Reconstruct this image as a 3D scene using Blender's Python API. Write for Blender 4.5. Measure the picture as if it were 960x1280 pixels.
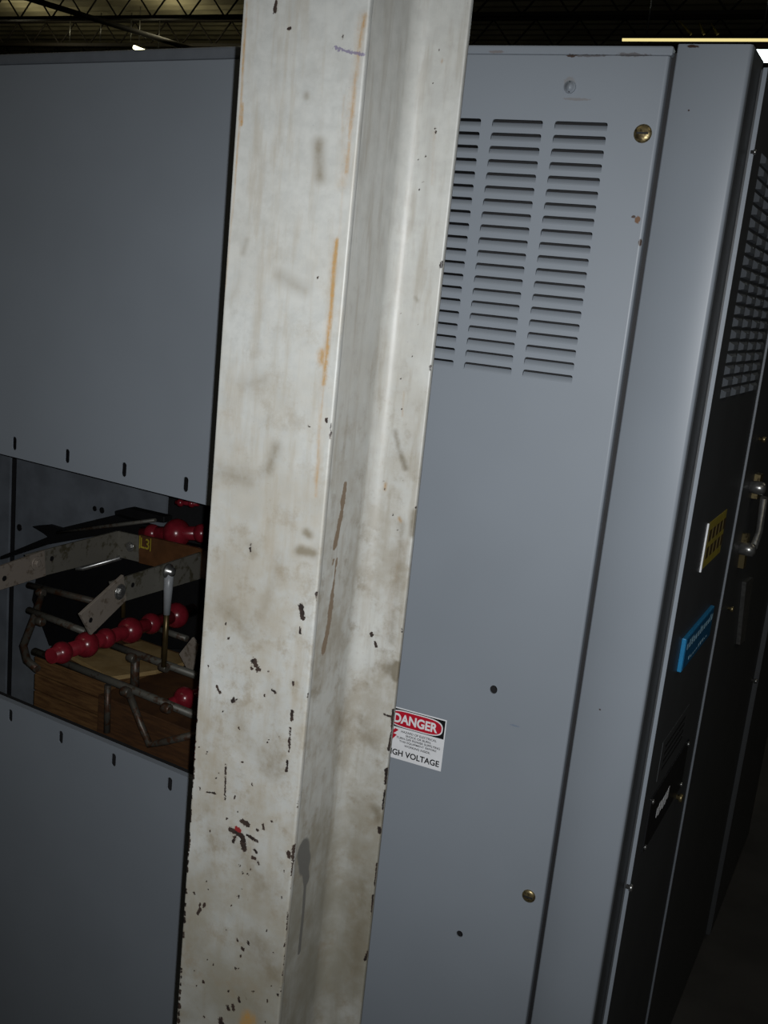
import bpy, bmesh, math, random
import numpy as np
from mathutils import Vector

for o in list(bpy.data.objects): bpy.data.objects.remove(o)
scene = bpy.context.scene
COL = scene.collection
random.seed(7); rng = np.random.default_rng(7)

# ------------------------------------------------------------------ camera
FPX = 1280.0
YAW, PITCH, ROLL = math.radians(22.8), math.radians(12.3), math.radians(5.87)
CAM = np.array([0.0, 0.0, 1.75])
def cam_axes():
    f = np.array([-math.sin(YAW)*math.cos(PITCH), math.cos(YAW)*math.cos(PITCH), -math.sin(PITCH)])
    r = np.array([math.cos(YAW), math.sin(YAW), 0.0]); u = np.cross(r, f)
    r2 = r*math.cos(ROLL)+u*math.sin(ROLL); u2 = -r*math.sin(ROLL)+u*math.cos(ROLL)
    return r2, u2, f
RI, UP, FW = cam_axes()
cd = bpy.data.cameras.new('camera'); cam = bpy.data.objects.new('camera', cd); COL.objects.link(cam)
cd.sensor_fit = 'VERTICAL'; cd.sensor_height = 32.0; cd.lens = FPX/1280.0*32.0
cd.clip_start = 0.05; cd.clip_end = 200
from mathutils import Matrix
cam.matrix_world = Matrix(((RI[0], UP[0], -FW[0], CAM[0]), (RI[1], UP[1], -FW[1], CAM[1]), (RI[2], UP[2], -FW[2], CAM[2]), (0, 0, 0, 1)))
scene.camera = cam

# ------------------------------------------------------------------ light and exposure
vs = scene.view_settings
vs.view_transform = 'Standard'; vs.look = 'None'; vs.gamma = 1.0; vs.use_curve_mapping = False
vs.exposure = 0.0
wd = bpy.data.worlds.new('world'); scene.world = wd; wd.use_nodes = True
wd.node_tree.nodes['Background'].inputs[0].default_value = (1.0, 0.9, 0.7, 1); wd.node_tree.nodes['Background'].inputs[1].default_value = 0.01
FLASH_W = 128.0
fl = bpy.data.lights.new('camera_flash', 'SPOT'); fl.energy = FLASH_W; fl.color = (0.96, 0.98, 1.0)
fl.shadow_soft_size = 0.003; fl.spot_size = math.radians(88); fl.spot_blend = 1.0
flo = bpy.data.objects.new('camera_flash', fl); COL.objects.link(flo)
fp = CAM + 0.0145*RI + 0.006*UP
fdir = FW - 0.015*RI - 0.03*UP
flo.location = fp
flo.rotation_euler = Vector(fdir).to_track_quat('-Z', 'Y').to_euler()

# ------------------------------------------------------------------ projection helpers (pixel of the 960x1280 frame -> point on a real plane)
def ray(px, py): return RI*((px-480)/FPX) - UP*((py-640)/FPX) + FW
def on_plane(px, py, P, n):
    d = ray(px, py); P = np.array(P, float); n = np.array(n, float)
    return CAM + d*(((P-CAM)@n)/(d@n))
YP = 2.0                                     # plane of the louvred side panel
def onR(px, py, off=0.0): return on_plane(px, py, (0, YP-off, 0), (0, 1, 0))
YL = math.radians(-7.09); XJ = -1.0          # plane of the left-hand cover panels
DL = np.array([math.cos(YL), math.sin(YL), 0]); NL = np.array([-math.sin(YL), math.cos(YL), 0]); OL = np.array([XJ, YP, 0])
def Lp(l, w, z): return OL + DL*l + NL*w + np.array([0, 0, z])
def I(px, py, w): return on_plane(px, py, OL+NL*w, NL)
def Lco(P): d = P-OL; return d@DL, d@NL, P[2]
AF = math.radians(4.0)                       # front face of the right-hand cabinet
UF = np.array([math.sin(AF), math.cos(AF), 0]); NF = np.array([math.cos(AF), -math.sin(AF), 0]); OF = np.array([-0.235, YP, 0])
def Fp(s, n, z): return OF + UF*s + NF*n + np.array([0, 0, z])
def onF(px, py, n): return on_plane(px, py, OF+NF*n, NF)
def Fco(P): d = P-OF; return d@UF, d@NF, P[2]
def C2(cx, cy): return cx*0.3596, 520+cy*0.3594     # measuring grid of the cabinet opening

# ------------------------------------------------------------------ mesh helpers
class MB:
    def __init__(s): s.v = []; s.f = []; s.sm = []
    def add(s, vs, fs, smooth=False):
        b = len(s.v); s.v += [tuple(map(float, p)) for p in vs]; s.f += [tuple(i+b for i in f) for f in fs]; s.sm += [smooth]*len(fs); return s
    def hexa(s, p):      # 8 points, bottom ring then top ring
        return s.add(p, [(0,3,2,1),(4,5,6,7),(0,1,5,4),(1,2,6,5),(2,3,7,6),(3,0,4,7)])
    def box(s, x0, x1, y0, y1, z0, z1, fn=None):
        p = [(x0,y0,z0),(x1,y0,z0),(x1,y1,z0),(x0,y1,z0),(x0,y0,z1),(x1,y0,z1),(x1,y1,z1),(x0,y1,z1)]
        return s.hexa([fn(*q) for q in p] if fn else p)
    def slab(s, pts, n, t):   # polygon extruded by t against n
        n = np.array(n, float); k = len(pts); a = [np.array(p) for p in pts]; b = [p-n*t for p in a]
        return s.add(a+b, [tuple(range(k)), tuple(range(2*k-1, k-1, -1))]+[(i, i+k, (i+1) % k+k, (i+1) % k) for i in range(k)])
    def tube(s, pts, r, n=10, smooth=True):
        pts = [np.array(p, float) for p in pts]; rs = r if isinstance(r, (list, tuple)) else [r]*len(pts)
        rings = []
        t0 = pts[1]-pts[0]; ref = np.array([0, 0, 1.0]) if abs(t0[2]) < 0.9*np.linalg.norm(t0) else np.array([1.0, 0, 0])
        for i, p in enumerate(pts):
            t = pts[min(i+1, len(pts)-1)]-pts[max(i-1, 0)]; t = t/np.linalg.norm(t)
            a = np.cross(ref, t); a /= np.linalg.norm(a); b = np.cross(t, a)
            rings.append([p+rs[i]*(a*math.cos(2*math.pi*k/n)+b*math.sin(2*math.pi*k/n)) for k in range(n)])
        base = len(s.v); m = len(pts)
        s.v += [tuple(map(float, q)) for R_ in rings for q in R_]
        for i in range(m-1):
            for k in range(n):
                s.f.append((base+i*n+k, base+i*n+(k+1) % n, base+(i+1)*n+(k+1) % n, base+(i+1)*n+k)); s.sm.append(smooth)
        s.f.append(tuple(base+k for k in reversed(range(n)))); s.sm.append(False)
        s.f.append(tuple(base+(m-1)*n+k for k in range(n))); s.sm.append(False)
        return s
    def lathe(s, P, axis, prof, n=20, smooth=True):   # prof: (distance along axis, radius)
        P = np.array(P, float); ax = np.array(axis, float); ax /= np.linalg.norm(ax)
        return s.tube([P+ax*d for d, r in prof], [max(r, 1e-4) for d, r in prof], n, smooth) if len(prof) > 1 else s
    def build(s, name, mat, root=None, parent=None, bevel=0.0, seg=2):
        off = np.array(root.location) if root is not None else np.zeros(3)
        me = bpy.data.meshes.new(name)
        me.from_pydata([tuple(np.array(p)-off) for p in s.v], [], s.f); me.update()
        bm = bmesh.new(); bm.from_mesh(me)
        for f, sm in zip(bm.faces, s.sm): f.smooth = sm
        bmesh.ops.recalc_face_normals(bm, faces=bm.faces); bm.to_mesh(me); bm.free()
        me.materials.append(mat)
        o = bpy.data.objects.new(name, me); COL.objects.link(o)
        p = parent if parent is not None else root
        if p is not None: o.parent = p
        if bevel > 0:
            b = o.modifiers.new('bevel', 'BEVEL'); b.width = bevel; b.segments = seg; b.limit_method = 'ANGLE'; b.angle_limit = math.radians(40)
        return o
def tag(o, label, cat=None, group=None, kind=None):
    o['label'] = label
    if cat: o['category'] = cat
    if group: o['group'] = group
    if kind: o['kind'] = kind
    return o
def thing(name, loc, label, cat, group=None):
    o = bpy.data.objects.new(name, None); COL.objects.link(o); o.location = tuple(map(float, loc)); o.empty_display_size = 0.1
    return tag(o, label, cat, group)
def copy_child(o, parent, loc):
    c = o.copy(); COL.objects.link(c); c.parent = parent; c.location = tuple(map(float, loc)); return c
def text_mesh(body, w, h, bold=0.0):
    cu = bpy.data.curves.new('text', 'FONT'); cu.body = body; cu.size = 1; cu.offset = bold
    ob = bpy.data.objects.new('text', cu); COL.objects.link(ob)
    me = bpy.data.meshes.new_from_object(ob.evaluated_get(bpy.context.evaluated_depsgraph_get()))
    v = np.array([p.co[:] for p in me.vertices]); f = [tuple(p.vertices) for p in me.polygons]
    bpy.data.objects.remove(ob); bpy.data.curves.remove(cu); bpy.data.meshes.remove(me)
    lo, hi = v.min(0), v.max(0)
    q = np.zeros((len(v), 2)); q[:, 0] = (v[:, 0]-lo[0])/(hi[0]-lo[0])*w; q[:, 1] = (v[:, 1]-lo[1])/(hi[1]-lo[1])*h
    return q, f

# ------------------------------------------------------------------ materials
def new_mat(name):
    m = bpy.data.materials.new(name); m.use_nodes = True; nt = m.node_tree
    return m, nt, nt.nodes['Principled BSDF']
def N(nt, t, **kw):
    n = nt.nodes.new(t)
    for k, v in kw.items():
        if k in n.inputs.keys() if isinstance(k, str) else False: n.inputs[k].default_value = v
        else: setattr(n, k, v)
    return n
def mixc(nt, fac, a, b, mode='MIX'):
    n = nt.nodes.new('ShaderNodeMix'); n.data_type = 'RGBA'; n.blend_type = mode
    for sock, val in ((n.inputs[0], fac), (n.inputs[6], a), (n.inputs[7], b)):
        if hasattr(val, 'is_linked') or isinstance(val, bpy.types.NodeSocket): nt.links.new(val, sock)
        else: sock.default_value = val if not isinstance(val, tuple) or len(val) == 4 else (*val, 1)
    return n.outputs[2]
def mth(nt, op, a, b=0.0, c=None, clamp=False):
    n = nt.nodes.new('ShaderNodeMath'); n.operation = op; n.use_clamp = clamp
    for i, val in enumerate((a, b, c)):
        if val is None: continue
        if isinstance(val, bpy.types.NodeSocket): nt.links.new(val, n.inputs[i])
        else: n.inputs[i].default_value = val
    return n.outputs[0]
def ramp(nt, v, lo, hi, a=0.0, b=1.0):
    n = nt.nodes.new('ShaderNodeMapRange'); n.interpolation_type = 'SMOOTHSTEP'
    nt.links.new(v, n.inputs[0]); n.inputs[1].default_value = lo; n.inputs[2].default_value = hi; n.inputs[3].default_value = a; n.inputs[4].default_value = b
    return n.outputs[0]
def noise(nt, scale, detail=4, rough=0.55, vec=None, stretch=None):
    n = nt.nodes.new('ShaderNodeTexNoise'); n.inputs['Scale'].default_value = scale; n.inputs['Detail'].default_value = detail; n.inputs['Roughness'].default_value = rough
    tc = nt.nodes.new('ShaderNodeTexCoord'); src = tc.outputs['Object'] if vec is None else vec
    if stretch:
        mp = nt.nodes.new('ShaderNodeMapping'); mp.inputs['Scale'].default_value = stretch; nt.links.new(src, mp.inputs[0]); src = mp.outputs[0]
    nt.links.new(src, n.inputs['Vector']); return n.outputs['Fac']
def bump(nt, b, h, strength, dist=0.002):
    n = nt.nodes.new('ShaderNodeBump'); n.inputs['Strength'].default_value = strength; n.inputs['Distance'].default_value = dist
    nt.links.new(h, n.inputs['Height']); nt.links.new(n.outputs[0], b.inputs['Normal'])
KA = 0.62
def simple(name, col, rough=0.5, metal=0.0, var=0.12, scale=30, bmp=0.0, spec=0.5):
    if not name.startswith('sign'): col = tuple(x*KA for x in col)
    m, nt, b = new_mat(name)
    f = noise(nt, scale)
    c = mixc(nt, ramp(nt, f, 0.3, 0.7), tuple(x*(1-var) for x in col), tuple(min(1, x*(1+var)) for x in col))
    nt.links.new(c, b.inputs['Base Color']); b.inputs['Roughness'].default_value = rough; b.inputs['Metallic'].default_value = metal; b.inputs['Specular IOR Level'].default_value = spec
    if bmp: bump(nt, b, f, bmp)
    return m
def emit(name, col, st):
    m, nt, b = new_mat(name); b.inputs['Base Color'].default_value = (*col, 1)
    b.inputs['Emission Color'].default_value = (*col, 1); b.inputs['Emission Strength'].default_value = st; return m
def rusty(name, base, rust, amount=0.5, scale=40, rough=0.6, metal=0.0):
    base = tuple(x*KA for x in base); rust = tuple(x*KA for x in rust)
    m, nt, b = new_mat(name); f = noise(nt, scale, 6, 0.65); g = noise(nt, scale*0.3, 3)
    k = ramp(nt, mth(nt, 'ADD', mth(nt, 'MULTIPLY', f, 0.6), mth(nt, 'MULTIPLY', g, 0.4)), 0.62-0.3*amount, 0.72-0.3*amount)
    nt.links.new(mixc(nt, k, base, rust), b.inputs['Base Color']); b.inputs['Roughness'].default_value = rough; b.inputs['Metallic'].default_value = metal
    bump(nt, b, f, 0.3, 0.001); return m
GREY = (0.258, 0.288, 0.325)
def panel_paint(name, spots=()):
    """grey enamel with faint orange-peel; spots = (centre, radii, colour) in world space: rust marks and scuffs"""
    m, nt, b = new_mat(name)
    big = noise(nt, 1.7, 3); fine = noise(nt, 420, 2)
    c = mixc(nt, ramp(nt, big, 0.3, 0.7), tuple(x*0.95 for x in GREY), tuple(x*1.05 for x in GREY))
    geo = nt.nodes.new('ShaderNodeNewGeometry'); nz = noise(nt, 130, 4, 0.6, geo.outputs['Position'])
    for cen, rad, colr, lev in spots:
        mp = nt.nodes.new('ShaderNodeVectorMath'); mp.operation = 'SUBTRACT'; nt.links.new(geo.outputs['Position'], mp.inputs[0]); mp.inputs[1].default_value = tuple(map(float, cen))
        dv = nt.nodes.new('ShaderNodeVectorMath'); dv.operation = 'DIVIDE'; nt.links.new(mp.outputs[0], dv.inputs[0]); dv.inputs[1].default_value = rad
        ln = nt.nodes.new('ShaderNodeVectorMath'); ln.operation = 'LENGTH'; nt.links.new(dv.outputs[0], ln.inputs[0])
        v = mth(nt, 'SUBTRACT', mth(nt, 'MULTIPLY_ADD', nz, 1.6, 0.2), ln.outputs['Value'])
        c = mixc(nt, ramp(nt, v, 0.0, 0.35, 0.0, lev), c, colr)
    nt.links.new(c, b.inputs['Base Color']); b.inputs['Roughness'].default_value = 0.42; b.inputs['Specular IOR Level'].default_value = 0.45
    bump(nt, b, fine, 0.06, 0.0006); return m
RUST = (0.16, 0.075, 0.03); DARKRUST = (0.06, 0.035, 0.025)
def rspot(px, py, rx, rz, col, lev=1.0):
    return (onR(px, py), (rx, 0.02, rz), col, lev)
M = {}
M['panel'] = panel_paint('grey_enamel_marked', [rspot(797, 275, .006, .008, RUST), rspot(800, 303, .004, .008, DARKRUST), rspot(792, 271, .005, .003, DARKRUST),
    rspot(735, 69, .045, .0035, DARKRUST, .6), rspot(790, 68, .035, .0045, DARKRUST, .6), rspot(714, 69, .012, .004, DARKRUST), rspot(622, 64, .018, .003, RUST, .4), rspot(720, 124, .03, .003, (.2, .17, .15), .5),
    rspot(643, 907, .012, .0025, (.14, .18, .26), .6), rspot(712, 103, .012, .012, (.2, .16, .12), .35)])
M['post'] = panel_paint('grey_enamel_post', [rspot(866, 58, .012, .003, DARKRUST), rspot(861, 138, .002, .002, DARKRUST), rspot(750, 887, .0025, .002, DARKRUST)])
M['grey'] = panel_paint('grey_enamel')
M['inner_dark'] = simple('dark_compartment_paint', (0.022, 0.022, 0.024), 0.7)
M['inner_grey'] = simple('compartment_grey_paint', (0.27, 0.30, 0.34), 0.55, var=0.15, scale=9)
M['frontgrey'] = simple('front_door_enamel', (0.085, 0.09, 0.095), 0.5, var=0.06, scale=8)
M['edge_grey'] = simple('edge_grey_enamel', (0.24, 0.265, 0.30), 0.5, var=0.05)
M['brass'] = rusty('dulled_brass', (0.50, 0.40, 0.20), (0.16, 0.12, 0.06), 0.45, 160, 0.35, 0.8)
M['zinc'] = simple('zinc_plate', (0.55, 0.55, 0.53), 0.3, 0.85, 0.2, 90)
M['copper_tin'] = rusty('tinned_bus_bar', (0.30, 0.285, 0.24), (0.13, 0.115, 0.07), 0.35, 45, 0.5, 0.35)
M['plate_tin'] = rusty('tinned_plate', (0.42, 0.36, 0.30), (0.24, 0.19, 0.14), 0.35, 55, 0.5, 0.25)
M['sleeve'] = simple('brown_insulating_sleeve', (0.15, 0.062, 0.022), 0.45, var=0.2, scale=30)
M['yellow'] = simple('yellow_ink', (0.62, 0.50, 0.04), 0.5)
M['red'] = simple('red_insulator_resin', (0.27, 0.018, 0.03), 0.25, var=0.2, scale=40)
M['rod_rust'] = rusty('rusty_tube', (0.12, 0.11, 0.09), (0.10, 0.045, 0.022), 0.5, 60, 0.45, 0.3)
M['rod_grey'] = rusty('grimy_grey_tube', (0.17, 0.165, 0.14), (0.09, 0.05, 0.03), 0.4, 60, 0.5, 0.3)
M['bronze'] = simple('bronze_rod', (0.17, 0.12, 0.05), 0.35, 0.7)
M['white_plastic'] = simple('white_sleeve', (0.42, 0.44, 0.46), 0.35, var=0.1)
M['black'] = simple('black_steel', (0.012, 0.012, 0.013), 0.45)
def wood(name, col, dark):
    col = tuple(x*KA for x in col); dark = tuple(x*KA for x in dark)
    m, nt, b = new_mat(name); g = noise(nt, 14, 6, 0.6, stretch=(1, 1, 9)); c = mixc(nt, ramp(nt, g, 0.35, 0.65), col, dark)
    nt.links.new(c, b.inputs['Base Color']); b.inputs['Roughness'].default_value = 0.6; bump(nt, b, g, 0.2, 0.001); return m
M['wood'] = wood('crate_wood', (0.24, 0.125, 0.045), (0.13, 0.06, 0.022))
M['ply'] = wood('pale_plywood', (0.52, 0.36, 0.16), (0.40, 0.26, 0.10))
M['fibre'] = wood('brown_fibreboard', (0.14, 0.062, 0.022), (0.085, 0.038, 0.016))
M['sign_white'] = simple('sign_white', (0.82, 0.83, 0.85), 0.35, var=0.03)
M['sign_red'] = simple('sign_red', (0.50, 0.012, 0.03), 0.35, var=0.05)
M['sign_black'] = simple('sign_black', (0.010, 0.010, 0.011), 0.4)
M['blue'] = simple('blue_plate', (0.03, 0.30, 0.62), 0.35, var=0.05)
M['blue_face'] = simple('blue_plate_face', (0.02, 0.20, 0.45), 0.35, var=0.05)
M['pale_blue'] = simple('pale_blue_ink', (0.35, 0.60, 0.75), 0.4)
M['label_yellow'] = simple('label_yellow', (0.62, 0.50, 0.07), 0.4)
M['label_brown'] = simple('label_brown', (0.12, 0.075, 0.02), 0.5)
M['steel_paint_dark'] = simple('roof_steel_paint', (0.035, 0.028, 0.018), 0.7)
M['deck'] = simple('roof_deck', (0.42, 0.38, 0.24), 0.8, var=0.25, scale=1.2)
M['concrete'] = simple('concrete', (0.07, 0.066, 0.06), 0.85, var=0.2, scale=3, bmp=0.2)
M['wallm'] = simple('far_wall', (0.06, 0.05, 0.03), 0.9, scale=0.8)
M['lamp_y'] = emit('yellow_tube', (1.0, 0.84, 0.36), 0.85)
M['lamp_w'] = emit('white_tube', (0.86, 1.0, 0.97), 9.0)
M['lamp_s'] = emit('warm_lamp', (1.0, 0.95, 0.55), 7.0)

# ------------------------------------------------------------------ building: floor, walls, roof
RX0, RX1, RY0, RY1, RZ, FZ0 = -24.0, 12.0, -6.0, 26.0, 5.75, -0.64
tag(MB().box(RX0, RX1, RY0, RY1, FZ0-0.2, FZ0).build('floor', M['concrete']), 'grey concrete floor of the plant hall', kind='structure')
mb = MB(); ys = np.arange(RY0, RY1, 0.3); v = []; f = []
prof = []
for y in ys: prof += [(y, RZ), (y+0.09, RZ), (y+0.12, RZ+0.05), (y+0.24, RZ+0.05), (y+0.30, RZ)]
for y, z in prof: v += [(RX0, y, z), (RX1, y, z)]
f = [(2*i, 2*i+1, 2*i+3, 2*i+2) for i in range(len(prof)-1)]
tag(mb.add(v, f).build('ceiling', M['deck']), 'olive corrugated metal roof deck high above', kind='structure')
for nm, a in (('wall_back', (RX0, RX1, RY1, RY1+.2)), ('wall_front', (RX0, RX1, RY0-.2, RY0)), ('wall_left', (RX0-.2, RX0, RY0, RY1)), ('wall_right', (RX1, RX1+.2, RY0, RY1))):
    tag(MB().box(*a, FZ0, RZ+0.1).build(nm, M['wallm']), 'dark far wall of the plant hall', kind='structure')

# open-web roof joists
def joist(y, label):
    t = thing('roof_joist', (-6, y, RZ-0.42), label, 'joist', 'open-web roof joists')
    for nm, z in (('top_chord', RZ-0.03), ('bottom_chord', RZ-0.42)):
        b = MB(); b.box(RX0+.1, RX1-.1, y-.045, y-.008, z-.025, z+.025); b.box(RX0+.1, RX1-.1, y+.008, y+.045, z-.025, z+.025); b.build(nm, M['steel_paint_dark'], t)
    pts = []; x = RX0+.3; k = 0
    while x < RX1-.3: pts.append((x, y, RZ-0.05 if k % 2 else RZ-0.42)); x += 0.32; k += 1
    b = MB()
    for p, q in zip(pts[:-1], pts[1:]): b.tube([p, q], 0.013, 6)
    b.build('web_rod', M['steel_paint_dark'], t)
joist(13.55, 'nearest open-web steel joist crossing the pale roof band above the left cabinet')
joist(15.2, 'second open-web steel joist, lower behind the dark conduit above the left cabinet')
joist(16.9, 'farthest open-web steel joist just over the top edge of the cabinets')
def at_depth(px, py, Y): return on_plane(px, py, (0, Y, 0), (0, 1, 0))
p0 = on_plane(42, 0, (0, 0, 5.15), (0, 0, 1)); p1 = on_plane(239, 61, (0, 0, 5.15), (0, 0, 1)); dp = (p1-p0)
tag(MB().tube([p0-dp*1.2, p1+dp*0.6], 0.04, 10).build('conduit_pipe', M['steel_paint_dark']), 'dark straight conduit slanting under the roof above the left cabinet', 'pipe')
# lamps of the hall
def strip_lamp(a, b, r, mat, label, hang=None):
    a = np.array(a); b = np.array(b); mid = (a+b)/2
    t = thing('strip_lamp', mid, label, 'lamp')
    MB().tube([a, b], r, 10).build('tube', mat, t)
    d = (b-a)/np.linalg.norm(b-a); s = np.cross(d, (0, 0, 1)); z = np.array([0, 0, 1.0])
    w = r*1.1
    MB().slab([a+s*w+z*r*.6, a+s*w*.5+z*r*1.6, a-s*w*.5+z*r*1.6, a-s*w+z*r*.6], -d, np.linalg.norm(b-a)).build('housing', M['steel_paint_dark'], t)
    for k, q in enumerate((a*.85+b*.15, a*.15+b*.85)):
        MB().tube([q+z*r*2, np.array([q[0], q[1], RZ+.03])], 0.008, 6).build('hanger_rod', M['zinc'], t)
    return t
a = at_depth(778, 49.5, 12.4); b = at_depth(985, 48, 12.4); b[2] = a[2]
lampy = strip_lamp(a, b, 0.018, M['lamp_y'], 'long yellow strip lamp glowing along the top of the right cabinet')
for x0_, y0_, x1_ in ((849, 26, 864), (874, 28, 880), (889, 29, 897)):
    MB().tube([at_depth(x0_, y0_, 12.36), at_depth(x1_, 43, 12.33)], [.006, .016], 6).build('bracket', M['label_yellow'], lampy)  # yellow paint on the brackets stands for glints of lamplight
a = at_depth(943, 69, 7.0); strip_lamp(a, a+np.array([1.2, 0, 0]), 0.040, M['lamp_w'], 'bright white tube lamp at the right edge above the front doors')
a = at_depth(168, 59, 14.4); strip_lamp(a, a+np.array([0.03, 0.7, 0]), 0.032, M['lamp_s'], 'small warm lamp glowing just above the left cabinet')
for x, y, zz in ((-10.5, 14.2, 5.3), (-13.4, 14.3, 5.3)):
    l = bpy.data.lights.new('roof_uplight', 'POINT'); l.energy = 9; l.color = (1, 0.92, 0.62); l.shadow_soft_size = 0.25
    lo = bpy.data.objects.new('roof_uplight', l); COL.objects.link(lo); lo.location = (x, y, zz)
for x, y in ((-3.2, -1.0), (2.4, -1.0), (-3.2, 4.5), (3.0, 4.5)):
    l = bpy.data.lights.new('hall_lamp', 'AREA'); l.shape = 'RECTANGLE'; l.size = 2.4; l.size_y = 0.2; l.energy = 10; l.color = (1, 0.90, 0.66)
    lo = bpy.data.objects.new('hall_lamp', l); COL.objects.link(lo); lo.location = (x, y, 5.2)
for px in (86, 124, 162):
    q0 = at_depth(px+2, 34, 14.9); q1 = at_depth(px-1, 52, 14.9)
    tag(MB().tube([(q0[0], q0[1], RZ+.02), (q0[0], q0[1], q1[2])], 0.010, 6).build('hanger_rod', M['zinc']), {86: 'leftmost', 124: 'middle', 162: 'rightmost'}[px]+' of three pale hanger rods under the roof', 'rod', 'pale hanger rods')

# ------------------------------------------------------------------ steel column
CA, CD_, CT, CW_ = 1.08, 0.3138, 0.0097, 0.007
CXL, CXR = -0.641*CA, -0.488*(CA+CT); CXC = (CXL+CXR)/2; CR = 0.024
XW = CXC+CW_/2; YB = CA+CD_-CT
def cA(px, py): return on_plane(px, py, (0, CA, 0), (0, 1, 0))
def cB(px, py): return on_plane(px, py, (0, YB, 0), (0, 1, 0))
def cW(px, py): return on_plane(px, py, (XW, 0, 0), (1, 0, 0))
def column_profile():
    P = []
    def line(a, b, step):
        n = max(1, int(round(math.dist(a, b)/step)))
        for i in range(n): P.append((a[0]+(b[0]-a[0])*i/n, a[1]+(b[1]-a[1])*i/n))
    def arc(c, r, a0, a1, n):
        for i in range(n): t = math.radians(a0+(a1-a0)*i/n); P.append((c[0]+r*math.cos(t), c[1]+r*math.sin(t)))
    e = 0.0012
    line((CXL+e, CA), (CXR-e, CA), 0.002); line((CXR-e, CA), (CXR, CA+e), 0.01)
    line((CXR, CA+e), (CXR, CA+CT-e), 0.0025); line((CXR, CA+CT-e), (CXR-e, CA+CT), .01)
    line((CXR-e, CA+CT), (XW+CR, CA+CT), 0.01)
    arc((XW+CR, CA+CT+CR), CR, 270, 180, 6)
    line((XW, CA+CT+CR), (XW, YB-CR), 0.004)
    arc((XW+CR, YB-CR), CR, 180, 90, 12)
    line((XW+CR, YB), (CXR-e, YB), 0.002); line((CXR-e, YB), (CXR, YB+e), .01)
    line((CXR, YB+e), (CXR, CA+CD_-e), 0.003); line((CXR, CA+CD_-e), (CXR-e, CA+CD_), .01)
    line((CXR-e, CA+CD_), (CXL, CA+CD_), 0.05)
    XV = CXC-CW_/2
    line((CXL, CA+CD_), (CXL, YB), .02); line((CXL, YB), (XV-CR, YB), .02)
    arc((XV-CR, YB-CR), CR, 90, 0, 5); line((XV, YB-CR), (XV, CA+CT+CR), .05); arc((XV-CR, CA+CT+CR), CR, 0, -90, 5)
    line((XV-CR, CA+CT), (CXL, CA+CT), .02); line((CXL, CA+CT), (CXL, CA+e), .003); line((CXL, CA+e), (CXL+e, CA), .01)
    return np.array(P)
prof = column_profile(); npf = len(prof)
zs = np.concatenate([np.arange(FZ0, 0.62, 0.12), np.arange(0.66, 2.10, 0.0021), np.arange(2.2, RZ+0.01, 0.3), [RZ]]); nz = len(zs)
V = np.zeros((nz, npf, 3)); V[:, :, 0] = prof[None, :, 0]; V[:, :, 1] = prof[None, :, 1]; V[:, :, 2] = zs[:, None]
V = V.reshape(-1, 3)
ii, kk = np.meshgrid(np.arange(nz-1), np.arange(npf), indexing='ij'); k2 = (kk+1) % npf
Q = np.stack([ii*npf+kk, ii*npf+k2, (ii+1)*npf+k2, (ii+1)*npf+kk], -1).reshape(-1, 4)
me = bpy.data.meshes.new('steel_column')
base = np.array([CXC, CA+CD_/2, FZ0])
me.vertices.add(len(V)); me.vertices.foreach_set('co', (V-base).ravel())
me.loops.add(Q.size); me.loops.foreach_set('vertex_index', Q.ravel().astype(np.int32))
me.polygons.add(len(Q)); me.polygons.foreach_set('loop_start', np.arange(0, Q.size, 4, dtype=np.int32)); me.update(); me.validate()
column = bpy.data.objects.new('steel_column', me); COL.objects.link(column); column.location = tuple(base)
tag(column, 'white-painted H-shaped steel column, rust-streaked and chipped, standing before the grey cabinets', 'column')
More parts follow.
